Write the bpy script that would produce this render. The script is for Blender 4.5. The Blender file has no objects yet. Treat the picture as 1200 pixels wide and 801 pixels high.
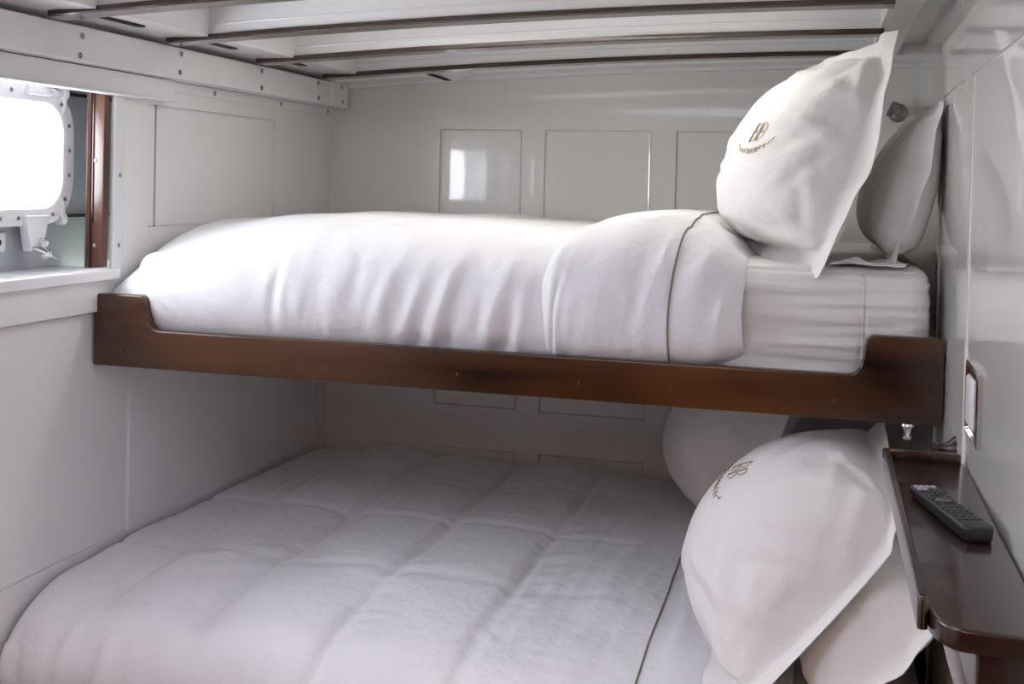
import bpy, bmesh, math, random
import numpy as np
from mathutils import Vector, Matrix

scn = bpy.context.scene
col = scn.collection
rng = np.random.default_rng(7)

# ------------------------------------------------------------------ helpers
def tag(o, label=None, cat=None, group=None, kind=None):
    if label: o['label'] = label
    if cat: o['category'] = cat
    if group: o['group'] = group
    if kind: o['kind'] = kind
    return o

def empty(name, loc=(0, 0, 0)):
    o = bpy.data.objects.new(name, None)
    o.location = loc
    o.empty_display_size = 0.1
    col.objects.link(o)
    return o

def link(name, me, mat, parent=None, smooth=False, autos=None):
    o = bpy.data.objects.new(name, me)
    if mat is not None:
        me.materials.append(mat)
    if smooth:
        me.polygons.foreach_set('use_smooth', [True] * len(me.polygons))
    col.objects.link(o)
    if parent is not None:
        o.parent = parent
        o.matrix_parent_inverse = Matrix.Translation(-parent.location)
    return o

class MB:
    """collects shapes for ONE mesh object"""
    def __init__(s): s.bm = bmesh.new()
    def box(s, x0, x1, y0, y1, z0, z1, bev=0.0, seg=2):
        r = bmesh.ops.create_cube(s.bm, size=1)
        for v in r['verts']:
            v.co = Vector(((x0+x1)/2+v.co.x*(x1-x0), (y0+y1)/2+v.co.y*(y1-y0), (z0+z1)/2+v.co.z*(z1-z0)))
        if bev > 0:
            ed = list({e for v in r['verts'] for e in v.link_edges})
            bmesh.ops.bevel(s.bm, geom=ed, offset=bev, segments=seg, profile=0.5, affect='EDGES')
        return s
    def face(s, pts):
        s.bm.faces.new([s.bm.verts.new(p) for p in pts])
    def prism(s, pts2, f0, f1, bev=0.0, seg=2):
        """polygon pts2 mapped by f0 / f1 (two end maps) and walled between"""
        a = [s.bm.verts.new(f0(*p)) for p in pts2]
        b = [s.bm.verts.new(f1(*p)) for p in pts2]
        n = len(a)
        fs = [s.bm.faces.new(a), s.bm.faces.new(b[::-1])]
        for i in range(n):
            fs.append(s.bm.faces.new((a[i], b[i], b[(i+1) % n], a[(i+1) % n])))
        bmesh.ops.recalc_face_normals(s.bm, faces=fs)
        if bev > 0:
            ed = [e for f in fs[:2] for e in f.edges]
            bmesh.ops.bevel(s.bm, geom=ed, offset=bev, segments=seg, profile=0.5, affect='EDGES')
        return s
    def ring(s, outer, inner, f):
        """flat ring between two loops of equal length"""
        a = [s.bm.verts.new(f(*p)) for p in outer]
        b = [s.bm.verts.new(f(*p)) for p in inner]
        n = len(a)
        for i in range(n):
            s.bm.faces.new((a[i], a[(i+1) % n], b[(i+1) % n], b[i]))
    def loops(s, L, closed_end=False, closed_start=False):
        """loft through a list of point loops"""
        V = [[s.bm.verts.new(p) for p in l] for l in L]
        n = len(V[0])
        for k in range(len(V)-1):
            for i in range(n):
                s.bm.faces.new((V[k][i], V[k][(i+1) % n], V[k+1][(i+1) % n], V[k+1][i]))
        if closed_end: s.bm.faces.new(V[-1])
        if closed_start: s.bm.faces.new(V[0][::-1])
        return s
    def tube(s, pts, r, n=8, cap=True):
        pts = [Vector(p) for p in pts]
        rr = r if hasattr(r, '__len__') else [r]*len(pts)
        L = []
        up = None
        for i, p in enumerate(pts):
            t = (pts[min(i+1, len(pts)-1)] - pts[max(i-1, 0)]).normalized()
            if up is None:
                up = t.orthogonal().normalized()
            else:
                up = (up - t*up.dot(t)).normalized()
            sd = t.cross(up)
            L.append([p + (up*math.cos(2*math.pi*k/n) + sd*math.sin(2*math.pi*k/n))*rr[i] for k in range(n)])
        s.loops(L, cap, cap)
        return s
    def lathe(s, prof, origin, axis, n=20):
        """prof = [(r, h)], turned about axis from origin"""
        ax = Vector(axis).normalized(); o = Vector(origin)
        u = ax.orthogonal().normalized(); v = ax.cross(u)
        L = [[o + ax*h + (u*math.cos(2*math.pi*k/n) + v*math.sin(2*math.pi*k/n))*max(r, 1e-4) for k in range(n)] for r, h in prof]
        s.loops(L, True, True)
        return s
    def build(s, name, mat, parent=None, smooth=False, bevmod=0):
        bmesh.ops.recalc_face_normals(s.bm, faces=s.bm.faces[:])
        me = bpy.data.meshes.new(name)
        s.bm.to_mesh(me); s.bm.free()
        o = link(name, me, mat, parent, smooth)
        if smooth:
            try: me.set_sharp_from_angle(angle=math.radians(38))
            except Exception: pass
        if bevmod:
            b = o.modifiers.new('bevel', 'BEVEL'); b.width = bevmod; b.segments = 2; b.limit_method = 'ANGLE'
        return o

# ------------------------------------------------------------------ materials
def mat(name, base, rough=0.5, coat=0.0, metal=0.0, spec=0.5, sheen=0.0, coat_rough=0.05):
    m = bpy.data.materials.new(name); m.use_nodes = True
    b = m.node_tree.nodes['Principled BSDF']
    b.inputs['Base Color'].default_value = (*base, 1)
    b.inputs['Roughness'].default_value = rough
    b.inputs['Metallic'].default_value = metal
    b.inputs['Coat Weight'].default_value = coat
    b.inputs['Coat Roughness'].default_value = coat_rough
    b.inputs['Specular IOR Level'].default_value = spec
    b.inputs['Sheen Weight'].default_value = sheen
    return m

def bump(m, scale, strength, dist=0.001, stretch=(1, 1, 1), detail=4, kind='noise', base=None):
    nt = m.node_tree; b = nt.nodes['Principled BSDF']
    tc = nt.nodes.new('ShaderNodeTexCoord'); mp = nt.nodes.new('ShaderNodeMapping')
    mp.inputs['Scale'].default_value = stretch
    n = nt.nodes.new('ShaderNodeTexNoise'); n.inputs['Scale'].default_value = scale; n.inputs['Detail'].default_value = detail
    bp = nt.nodes.new('ShaderNodeBump'); bp.inputs['Strength'].default_value = strength; bp.inputs['Distance'].default_value = dist
    nt.links.new(tc.outputs['Object'], mp.inputs['Vector']); nt.links.new(mp.outputs['Vector'], n.inputs['Vector'])
    nt.links.new(n.outputs['Fac'], bp.inputs['Height'])
    prev = b.inputs['Normal'].links
    if prev:
        nt.links.new(prev[0].from_socket, bp.inputs['Normal'])
    nt.links.new(bp.outputs['Normal'], b.inputs['Normal'])
    return m

def paint(name, base, rough, lum=0.03, coat=0.35):
    m = mat(name, base, rough, coat=coat, coat_rough=0.03)
    nt = m.node_tree; b = nt.nodes['Principled BSDF']
    tc = nt.nodes.new('ShaderNodeTexCoord')
    n = nt.nodes.new('ShaderNodeTexNoise'); n.inputs['Scale'].default_value = 2.5; n.inputs['Detail'].default_value = 3
    r = nt.nodes.new('ShaderNodeValToRGB')
    r.color_ramp.elements[0].position = 0.3; r.color_ramp.elements[1].position = 0.7
    r.color_ramp.elements[0].color = (*[c*(1-lum) for c in base], 1); r.color_ramp.elements[1].color = (*base, 1)
    nt.links.new(tc.outputs['Object'], n.inputs['Vector']); nt.links.new(n.outputs['Fac'], r.inputs['Fac'])
    nt.links.new(r.outputs['Color'], b.inputs['Base Color'])
    bump(m, 2.2, 0.10, 0.006, detail=2)
    return m

def wood(name, c0, c1, axis='X', rough=0.22, coat=0.45, scale=1.0):
    m = mat(name, c0, rough, coat=coat, coat_rough=0.06)
    nt = m.node_tree; b = nt.nodes['Principled BSDF']
    tc = nt.nodes.new('ShaderNodeTexCoord'); mp = nt.nodes.new('ShaderNodeMapping')
    s = [14*scale]*3; s['XYZ'.index(axis)] = 1.3*scale
    mp.inputs['Scale'].default_value = s
    n = nt.nodes.new('ShaderNodeTexNoise'); n.inputs['Scale'].default_value = 2.0; n.inputs['Detail'].default_value = 4; n.inputs['Distortion'].default_value = 0.15
    n2 = nt.nodes.new('ShaderNodeTexNoise'); n2.inputs['Scale'].default_value = 2.4; n2.inputs['Detail'].default_value = 2
    mp2 = nt.nodes.new('ShaderNodeMapping'); s2 = [2.2]*3; s2['XYZ'.index(axis)] = 0.9; mp2.inputs['Scale'].default_value = s2
    mx = nt.nodes.new('ShaderNodeMath'); mx.operation = 'MULTIPLY_ADD'; mx.inputs[1].default_value = 0.35
    r = nt.nodes.new('ShaderNodeValToRGB')
    r.color_ramp.elements[0].position = 0.38; r.color_ramp.elements[1].position = 0.86
    r.color_ramp.elements[0].color = (*c0, 1); r.color_ramp.elements[1].color = (*c1, 1)
    L = nt.links.new
    L(tc.outputs['Object'], mp.inputs['Vector']); L(mp.outputs['Vector'], n.inputs['Vector'])
    L(tc.outputs['Object'], mp2.inputs['Vector']); L(mp2.outputs['Vector'], n2.inputs['Vector'])
    mm = nt.nodes.new('ShaderNodeMath'); mm.operation = 'MULTIPLY'; mm.inputs[1].default_value = 0.8
    L(n2.outputs['Fac'], mm.inputs[0]); L(n.outputs['Fac'], mx.inputs[0]); L(mm.outputs[0], mx.inputs[2])
    L(mx.outputs[0], r.inputs['Fac']); L(r.outputs['Color'], b.inputs['Base Color'])
    bump(m, 3, 0.05, 0.002, detail=2)
    return m

def cloth_mat(name, base, fine=0.25, crinkle=0.35, stretch=(1, 1, 1)):
    m = mat(name, base, 0.75, sheen=0.25, spec=0.25)
    bump(m, 700, fine, 0.0004, detail=1)
    bump(m, 30, 0.5, 0.005, stretch=stretch, detail=3)
    bump(m, 11, min(1, crinkle*1.8), 0.014, stretch=stretch, detail=6)
    return m

M = {}
M['wall'] = paint('gloss_white_paint', (0.88, 0.86, 0.815), 0.22, coat=0.9)
M['wall_soft'] = paint('satin_white_paint', (0.88, 0.87, 0.865), 0.30)
M['ceil'] = paint('white_ceiling_paint', (0.88, 0.87, 0.86), 0.28)
M['hull'] = paint('grey_hull_paint', (0.44, 0.46, 0.50), 0.4)
M['floor'] = wood('teak_floor', (0.16, 0.085, 0.04), (0.30, 0.17, 0.09), 'Y')
M['mahogany'] = wood('varnished_mahogany', (0.004, 0.0012, 0.0008), (0.135, 0.045, 0.010), 'X', 0.28, 0.3)
M['shelfwood'] = wood('dark_mahogany_shelf', (0.018, 0.007, 0.005), (0.045, 0.019, 0.012), 'Y', 0.25, 0.35)
M['strip'] = wood('mahogany_strip', (0.040, 0.020, 0.014), (0.085, 0.045, 0.032), 'X', 0.25, 0.7)
M['post'] = wood('warm_mahogany_post', (0.05, 0.018, 0.012), (0.17, 0.070, 0.042), 'Z', 0.35, 0.25)
M['plug'] = wood('wood_plug', (0.06, 0.022, 0.010), (0.16, 0.065, 0.03), 'Z')
M['redwood'] = wood('red_mahogany', (0.05, 0.012, 0.010), (0.14, 0.035, 0.025), 'X')
M['cloth'] = cloth_mat('white_cotton', (0.85, 0.825, 0.80))
M['duvet'] = cloth_mat('white_cotton_duvet', (0.83, 0.82, 0.83), 0.25, 0.30)
M['sheet'] = cloth_mat('white_cotton_sheet', (0.78, 0.76, 0.73), 0.25, 0.5, stretch=(0.25, 1, 1.6))
M['gold'] = mat('gold_thread', (0.30, 0.22, 0.07), 0.5)
M['piping'] = mat('taupe_piping', (0.22, 0.19, 0.13), 0.7)
M['chrome'] = mat('chrome', (0.75, 0.75, 0.76), 0.12, metal=1)
M['steel'] = mat('dull_steel', (0.32, 0.31, 0.30), 0.35, metal=1)
M['darkmetal'] = mat('dark_bronze', (0.06, 0.045, 0.04), 0.3, metal=0.8)
M['black'] = mat('black_plastic', (0.015, 0.016, 0.017), 0.4)
M['key'] = mat('grey_rubber_key', (0.06, 0.062, 0.065), 0.35)
M['keylight'] = mat('pale_key', (0.45, 0.46, 0.46), 0.35)
M['dark'] = mat('dark_void', (0.01, 0.009, 0.009), 0.8)
M['plastic'] = mat('white_plastic', (0.75, 0.74, 0.72), 0.3)
M['portmetal'] = paint('white_enamel_metal', (0.84, 0.84, 0.86), 0.25)
def glassmat():
    m = bpy.data.materials.new('window_glass'); m.use_nodes = True
    nt = m.node_tree; nt.nodes.remove(nt.nodes['Principled BSDF'])
    t = nt.nodes.new('ShaderNodeBsdfTransparent'); g = nt.nodes.new('ShaderNodeBsdfGlossy'); g.inputs['Roughness'].default_value = 0.02
    x = nt.nodes.new('ShaderNodeMixShader')
    x.inputs[0].default_value = 0.05; nt.links.new(t.outputs[0], x.inputs[1]); nt.links.new(g.outputs[0], x.inputs[2])
    nt.links.new(x.outputs[0], nt.nodes['Material Output'].inputs['Surface'])
    return m
M['glass'] = glassmat()

# ------------------------------------------------------------------ room sizes (metres)
XL, XR, YB, YF = -1.71, 0.239, 3.77, -0.9

def panel_wall(name, a_rng, b_rng, panels, f, m, depth=0.007, holes=(), ps=1.0):
    """painted joinery: flat frame with sunk panels; f(a, b, h) maps to the room, h = height above the panel face"""
    mb = MB()
    A = sorted({a_rng[0], a_rng[1], *[p[0] for p in panels], *[p[1] for p in panels], *[h[0] for h in holes], *[h[1] for h in holes]})
    B = sorted({b_rng[0], b_rng[1], *[p[2] for p in panels], *[p[3] for p in panels], *[h[2] for h in holes], *[h[3] for h in holes]})
    for i in range(len(A)-1):
        for j in range(len(B)-1):
            ca, cb = (A[i]+A[i+1])/2, (B[j]+B[j+1])/2
            if any(p[0] < ca < p[1] and p[2] < cb < p[3] for p in list(panels)+list(holes)): continue
            mb.face([f(A[i], B[j], 0), f(A[i+1], B[j], 0), f(A[i+1], B[j+1], 0), f(A[i], B[j+1], 0)])
    prof = [(0, 0), (0.0012, -1.5), (0.0030, -1.6), (0.0042, -0.8), (0.0085, -1.0), (0.0095, -1.0)]
    for p in panels:
        L = []
        for ins, h in prof:
            ins = ins*ps
            a0, a1, b0, b1 = p[0]+ins, p[1]-ins, p[2]+ins, p[3]-ins
            L.append([f(a0, b0, h*depth), f(a1, b0, h*depth), f(a1, b1, h*depth), f(a0, b1, h*depth)])
        mb.loops(L, closed_end=True)
    o = mb.build(name, m)
    return tag(o, kind='structure')

# back wall ------------------------------------------------------------
bp = [(-1.300, -1.003, 0.745, 1.707), (-0.923, -0.558, 0.742, 1.707), (-0.476, -0.085, 0.785, 1.707),
      (-0.92, -0.558, 0.25, 0.600), (-0.467, -0.085, 0.25, 0.705), (-1.30, -1.003, 0.25, 0.60)]
panel_wall('wall_back', (XL-0.02, 0.29), (0, 2.1), bp, lambda a, b, h: (a, YB-h, b), M['wall'], 0.006)
# left wall: window openings at (Y1.93..2.46) and one added outside the frame for light
WZ0, WZ1 = 1.292, 1.765
W1 = (1.36, 2.462); W2 = (0.30, 0.90)
lp = [(2.626, 3.335, 1.385, 1.708), (1.95, 2.562, 0.605, 1.187), (2.700, 3.665, 0.592, 1.187), (1.25, 1.86, 0.605, 1.187), (0.3, 1.16, 0.605, 1.187)]
holes = [(W1[0], W1[1], WZ0, WZ1), (W2[0], W2[1], WZ0, WZ1)]
panel_wall('wall_left', (YF, YB), (0, 2.1), lp, lambda a, b, h: (XL+h, a, b), M['wall_soft'], 0.005, holes)
# right wall: panelled lining in front, wall behind
rp = [(0.95, 2.088, 0.25, 1.727), (2.2, 2.60, 0.25, 1.727), (-0.6, 0.85, 0.25, 1.727)]
panel_wall('wall_right', (YF, 2.65), (0, 1.842), rp, lambda a, b, h: (XR-h, a, b), M['wall'], 0.003, (), 0.6)
mb = MB(); mb.box(XR+0.036, XR+0.08, YF, YB+0.05, 0, 2.12); mb.box(XR+0.0005, XR+0.0355, YF, 2.65, 1.830, 1.8425, 0.002); mb.box(XR+0.004, XR+0.0355, 2.64, 2.65, 0, 1.83)
tag(mb.build('wall_right_backing', M['wall']), kind='structure')
# a bead inside the tall panel on the right wall
def bead(name, y0, y1, z0, z1, x, r=0.0035):
    mb = MB()
    for a, b in (((y0, z0), (y0, z1)), ((y0, z1), (y1, z1)), ((y1, z1), (y1, z0))):
        mb.tube([(x, a[0], a[1]), (x, b[0], b[1])], r, 8)
    return tag(mb.build(name, M['wall'], smooth=True), kind='structure')
# front wall (behind the camera), floor
mb = MB(); mb.box(XL, 0.28, YF-0.05, YF, 0, 2.12); tag(mb.build('wall_front', M['redwood']), kind='structure')
mb = MB(); mb.box(XL-0.3, 0.33, YF-0.05, YB+0.1, -0.05, 0); tag(mb.build('floor', M['floor']), kind='structure')

# ceiling with camber ----------------------------------------------------
def zb(x):   # underside of the dark beam caps
    q = np.polyfit([-1.6, -0.72, 0.12], [1.858, 1.904, 1.921], 2)
    return float(np.polyval(q, x))
HX = (-1.15, -0.35); HY = (0.55, 1.25)       # unseen hatch opening, added to let more light into the cabin
mb = MB()
xs = np.linspace(XL-0.02, 0.29, 14)
xs = sorted(set(list(np.round(xs, 3))+list(HX)))
ys = [YF, HY[0], HY[1], 3.8]
for i in range(len(xs)-1):
    for j in range(3):
        if j == 1 and HX[0] <= (xs[i]+xs[i+1])/2 <= HX[1]: continue
        mb.face([(xs[i], ys[j], zb(xs[i])+.085), (xs[i+1], ys[j], zb(xs[i+1])+.085), (xs[i+1], ys[j+1], zb(xs[i+1])+.085), (xs[i], ys[j+1], zb(xs[i])+.085)])
tag(mb.build('ceiling', M['ceil'], smooth=True), kind='structure')
mb = MB()
for (x0, x1, y0, y1) in ((HX[0]-.03, HX[0], HY[0]-.03, HY[1]+.03), (HX[1], HX[1]+.03, HY[0]-.03, HY[1]+.03), (HX[0], HX[1], HY[0]-.03, HY[0]), (HX[0], HX[1], HY[1], HY[1]+.03)):
    mb.box(x0, x1, y0, y1, 1.955, 2.09, 0.003)
wh = mb.build('window_3', M['ceil']); tag(wh, kind='structure')
mb = MB(); mb.box(HX[0], HX[1], HY[0], HY[1], 2.07, 2.078); mb.build('glass_pane', M['glass'], wh)

def beam(Y, label, x0=-1.62, x1=0.135, body=0.055):
    b = empty('ceiling_beam', ((x0+x1)/2, Y+0.03, zb(-.7)))
    tag(b, label, 'ceiling beam', 'white deck beams with dark caps across the ceiling')
    N = 24
    X = np.linspace(x0, x1, N)
    mb = MB()
    mb.loops([[(x, Y+.006, zb(x)+.012), (x, Y+.006+body, zb(x)+.012), (x, Y+.006+body, zb(x)+.0845), (x, Y+.006, zb(x)+.0845)] for x in X], True, True)
    # small moulding line along the face
    mb.tube([(x, Y+.006, zb(x)+.038) for x in X], 0.003, 6)
    mb.build('beam_body', M['ceil'], b)
    mb = MB()
    t = 0.014
    mb.loops([[(x, Y+.004, zb(x)), (x, Y+.062, zb(x)), (x, Y+.066, zb(x)+.004), (x, Y+.066, zb(x)+t), (x, Y, zb(x)+t), (x, Y, zb(x)+.004)] for x in X], True, True)
    mb.build('cap_strip', M['strip'], b)
    return b
beam(2.10, 'white ceiling beam with dark wood cap, cut by the top left corner of the photo')
beam(2.555, 'white ceiling beam with dark wood cap, longest and thickest strip across the top')
beam(3.03, 'white ceiling beam with thin dark wood cap, second from the back wall')
beam(3.49, 'white ceiling beam with thin dark wood cap nearest the back wall')
# soffit on the left, longitudinal trim on the right, cornice at the back
mb = MB(); mb.box(XL, -1.50, YF, YB, 1.872, 1.95, 0.002); sof = tag(mb.build('trim_2', M['ceil']), kind='structure')
for (y0, y1) in ((2.175, 2.35), (2.655, 2.785), (3.075, 3.215)):
    mb = MB()
    n = 8; w = 0.013; xc = -1.56
    pts = [(xc+w*math.cos(a), y1+w*math.sin(a)) for a in np.linspace(0, math.pi, n)] + [(xc+w*math.cos(a), y0+w*math.sin(a)) for a in np.linspace(math.pi, 2*math.pi, n)]
    mb.prism(pts, lambda a, b: (a, b, 1.8695), lambda a, b: (a, b, 1.8735))
    mb.build('vent_slot', M['dark'], sof)
mb = MB()
X = np.linspace(XL, 0.28, 20)
mb.loops([[(x, 3.635, zb(x)+.016), (x, 3.65, zb(x)+.002), (x, YB, zb(x)+.002), (x, YB, zb(x)+.09), (x, 3.635, zb(x)+.09)] for x in X], True, True)
mb.loops([[(x, 3.752, zb(x)-.010), (x, YB, zb(x)-.012), (x, YB, zb(x)+.004), (x, 3.752, zb(x)+.004)] for x in X], True, True)
tag(mb.build('trim_3', M['ceil']), kind='structure')
mb = MB()
mb.box(0.125, 0.200, YF, YB, 1.935, 2.02, 0.003); mb.box(0.188, 0.206, YF, YB, 1.948, 2.02, 0.003); mb.box(0.2, 0.28, YF, YB, 1.972, 2.03)
tag(mb.build('trim_4', M['ceil']), kind='structure')

# small wedge shaped vent block on the ceiling near the back wall
vb = empty('ceiling_vent_block', (-1.22, 3.6, 1.88)); tag(vb, 'small white wedge block with a dark slot under the ceiling at back wall', 'vent block')
z0 = zb(-1.24)
mb = MB()
mb.loops([[(-1.345, 3.555, z0+.014), (-1.135, 3.555, z0+.014), (-1.135, 3.63, z0+.014), (-1.345, 3.63, z0+.014)],
          [(-1.30, 3.57, z0+.002), (-1.16, 3.57, z0+.002), (-1.20, 3.66, z0-.012), (-1.27, 3.66, z0-.012)]], True, True)
mb.build('block', M['ceil'], vb)
mb = MB(); mb.prism([(-1.285, 3.575), (-1.265, 3.575), (-1.225, 3.66), (-1.245, 3.66)], lambda a, b: (a, b, z0-.0005-(b-3.57)*.155), lambda a, b: (a, b, z0-.0025-(b-3.57)*.155))
mb.build('slot', M['dark'], vb)

# big white beam shelf along the left wall (screwed clamp board)
bs = empty('shelf_beam', (-1.675, 2.9, 1.777)); tag(bs, 'long white painted board with screws along the top of the left wall', 'board')
mb = MB(); mb.box(XL+.001, -1.64, YF+.01, 3.60, 1.777, 1.857, 0.0025); mb.box(XL+.001, -1.6385, 3.603, 3.752, 1.775, 1.859, 0.008, 3)
mb.build('board', M['wall_soft'], bs)
for (y, z) in ((2.247, 1.835), (2.24, 1.79), (2.66, 1.842), (2.655, 1.793), (3.105, 1.843), (3.105, 1.792), (3.50, 1.843), (3.505, 1.793), (3.69, 1.845), (3.70, 1.795), (1.8, 1.835), (1.8, 1.79)):
    mb = MB(); mb.lathe([(0.0075, -.001), (0.0075, .0008), (0.0055, .0022), (0.001, .0016)], (-1.6395, y, z), (1, 0, 0), 12)
    mb.build('screw', M['steel'], bs, True)
# single screws on the left wall just under the board and on the window post

# pelmet above the window
mb = MB()
mb.prism([(YF+.01, 1.722), (2.655, 1.722), (2.685, 1.726), (2.695, 1.735), (2.695, 1.775), (YF+.01, 1.775)], lambda a, b: (XL+.001, a, b), lambda a, b: (XL+.032, a, b), 0.002)
mb.box(XL+.001, XL+.040, YF+.01, 2.69, 1.717, 1.7235, 0.0025)
pel = tag(mb.build('window_pelmet', M['wall_soft']), 'long white pelmet board above the porthole window with a bright lower lip', 'pelmet')

# window sill, apron, post ------------------------------------------------
mb = MB()
mb.box(XL-.142, XL+.030, YF+.01, 2.470, 1.262, 1.289, 0.004, 3)
mb.box(XL-.001, XL+.012, YF+.01, 2.470, 1.187, 1.264, 0.001)
tag(mb.build('trim_5', M['wall_soft']), kind='structure')
mb = MB(); mb.box(XL-.0005, XL+.010, 2.463, 2.505, 1.20, 1.722, 0.003); po = tag(mb.build('trim_6', M['portmetal']), kind='structure')
for (x, y, z, p) in ((XL+.010, 2.487, 1.345, po), (XL+.010, 2.487, 1.52, po)):
    mb = MB(); mb.lathe([(0.006, -.001), (0.006, .0008), (0.004, .002), (0.001, .0014)], (x, y, z), (1, 0, 0), 12); mb.build('screw', M['steel'], p, True)
mb = MB(); mb.box(XL-.0005, XL+.006, 2.72, 3.76, 1.748, 1.776, 0.001)
bt = tag(mb.build('trim_7', M['wall_soft']), kind='structure')
for y in (2.945, 3.36, 3.72):
    mb = MB(); mb.lathe([(0.0075, -.001), (0.0075, .0008), (0.0055, .0022), (0.001, .0016)], (XL+.006, y, 1.762), (1, 0, 0), 12); mb.build('screw', M['steel'], bt, True)
# corner bead where left and back wall meet
mb = MB(); mb.tube([(XL+.002, YB-.002, 0.0), (XL+.002, YB-.002, 1.77)], 0.003, 8); tag(mb.build('trim_8', M['wall_soft'], smooth=True), kind='structure')
# skirting rail low on the left wall
# recess boxes + porthole windows -----------------------------------------
HXX = XL-.142
def rrect(cy, cz, w, h, r, n=8):
    pts = []
    for (sy, sz, a0) in ((1, 1, 0), (-1, 1, 90), (-1, -1, 180), (1, -1, 270)):
        for k in range(n+1):
            a = math.radians(a0+90*k/n)
            pts.append((cy+sy*(w/2-r)+r*math.cos(a), cz+sz*(h/2-r)+r*math.sin(a)))
    return pts
def to_rect(pts, y0, y1, z0, z1, cy, cz, n=8):
    out = []
    m_ = n+1
    for q, (sy, sz) in enumerate(((1, 1), (-1, 1), (-1, -1), (1, -1))):
        for k in range(m_):
            t = k/n
            Y = y1 if sy > 0 else y0; Z = z1 if sz > 0 else z0
            # walk to the corner and away from it
            if q in (0, 2):
                if t < .5: out.append((Y, cz+(Z-cz)*(0.5+t)))
                else: out.append((cy+(Y-cy)*(1.5-t), Z))
            else:
                if t < .5: out.append((cy+(Y-cy)*(0.5+t), Z))
                else: out.append((Y, cz+(Z-cz)*(1.5-t)))
    return out
def porthole(idx, W, cy, w, rev1, cz=1.563):
    h, r = 0.262, 0.075
    hole = rrect(cy, cz, w, h, r)
    mb = MB()
    mb.ring(to_rect(hole, W[0]-.05, rev1+.01, WZ0-.03, WZ1+.01, cy, cz), hole, lambda a, b: (HXX, a, b))
    mb.loops([[(HXX, a, b) for a, b in hole], [(HXX-.10, a, b) for a, b in hole]])
    # reveal of the opening
    y0, y1 = W[0], rev1
    mb.face([(XL, y0, WZ0), (HXX, y0, WZ0), (HXX, y0, WZ1), (XL, y0, WZ1)])
    mb.face([(XL, y1, WZ0), (HXX, y1, WZ0), (HXX, y1, WZ1), (XL, y1, WZ1)])
    mb.face([(XL, y0, WZ1), (HXX, y0, WZ1), (HXX, y1, WZ1), (XL, y1, WZ1)])
    tag(mb.build('wall_left_recess', M['hull']), kind='structure')
    win = empty('window_%d' % idx, (HXX, cy, cz)); tag(win, kind='structure')
    o2 = rrect(cy, cz, w+.072, h+.072, r+.034); o1 = rrect(cy, cz, w+.078, h+.078, r+.037); i1 = rrect(cy, cz, w-.006, h-.006, r-.003); i2 = rrect(cy, cz, w+.002, h+.002, r)
    mb = MB()
    f = lambda L, d: [(HXX+d, a, b) for a, b in L]
    mb.loops([f(o1, .001), f(o1, .030), f(o2, .036), f(i2, .036), f(i1, .033), f(i1, -.02)])
    mb.build('port_frame', M['portmetal'], win, True)
    mb = MB(); mb.loops([f(i1, -.012), f(i1, -.004)], True, True); mb.build('glass_pane', M['glass'], win)
    # bolts round the frame
    ctr = rrect(cy, cz, w+.036, h+.036, r+.016, 6)
    per = [Vector((a, b)) for a, b in ctr]; per.append(per[0])
    seg = [(per[k+1]-per[k]).length for k in range(len(per)-1)]; tot = sum(seg)
    NB = int(round(tot/.062))
    for k in range(NB):
        d = (k+.3)*tot/NB; q = 0
        while d > seg[q]: d -= seg[q]; q += 1
        p = per[q].lerp(per[q+1], d/seg[q])
        mb = MB(); mb.lathe([(0.0052, 0), (0.0052, .002), (0.0035, .0034), (0.001, .003)], (HXX+.036, p[0], p[1]), (1, 0, 0), 10)
        mb.build('bolt', M['steel'], win, True)
    # stiffening rails on the hull above and below the frame
    for z in (cz+.158, cz-.148):
        mb = MB(); mb.box(HXX+.001, HXX+.014, W[0]-.04, rev1-.002, z-.004, z+.004, 0.001); mb.build('rail', M['darkmetal'], win)
        mb = MB(); mb.tube([(HXX+.022, cy-w/2+.075, z), (HXX+.022, cy+w/2-.01, z)], 0.009, 10); mb.build('hinge_rod', M['portmetal'], win, True)
    # trapezoid lugs and clevis arms
    for sy in (-1, 1):
        yl = cy+sy*(w/2-.108)
        for sz in (1, -1):
            zz = cz+sz*(h/2+.012)
            tip = .078 if sz > 0 else .085
            pts = [(yl-.040, zz), (yl+.040, zz), (yl+.022, zz+sz*tip), (yl-.022, zz+sz*tip)]
            mb = MB(); mb.prism(pts, lambda a, b: (HXX+.020, a, b), lambda a, b: (HXX+.048, a, b), 0.005, 2); mb.build('lug', M['portmetal'], win, True)
            # clevis
            yc = cy+sy*(w/2-.006)
            z_ = cz+sz*.150
            mb = MB()
            mb.lathe([(0.010, -.022), (0.013, -.019), (0.013, .014), (0.010, .018)], (HXX+.026, yc-sy*.030, z_), (0, 1, 0), 14)
            mb.lathe([(0.013, -.010), (0.016, -.007), (0.016, .008), (0.013, .011)], (HXX+.030, yc+.002, z_+.004*sz), (0, 1, 0), 14)
            mb.tube([(HXX+.030, yc+.002, z_+.004*sz), (HXX+.030, yc+.004, z_-sz*.03), (HXX+.028, yc-.006, z_-sz*.058)], [0.013, 0.011, 0.008], 10)
            mb.build('clevis_arm', M['portmetal'], win, True)
        # wing nut at the lower lug
        yw = yl+.012; zw = cz-h/2-.092
        mb = MB()
        mb.lathe([(0.010, 0), (0.013, .004), (0.013, .014), (0.006, .020)], (HXX+.046, yw-.003, zw+.014), (1, 0, 0), 14)
        mb.lathe([(0.011, 0), (0.014, .004), (0.013, .012), (0.006, .020)], (HXX+.052, yw+.002, zw-.012), (1, 0, 0), 14)
        mb.tube([(HXX+.062, yw-.046, zw+.006), (HXX+.062, yw-.026, zw-.001), (HXX+.064, yw, zw-.010), (HXX+.062, yw+.022, zw-.019), (HXX+.062, yw+.040, zw-.024)], [0.003, 0.005, 0.006, 0.006, 0.004], 8)
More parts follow.
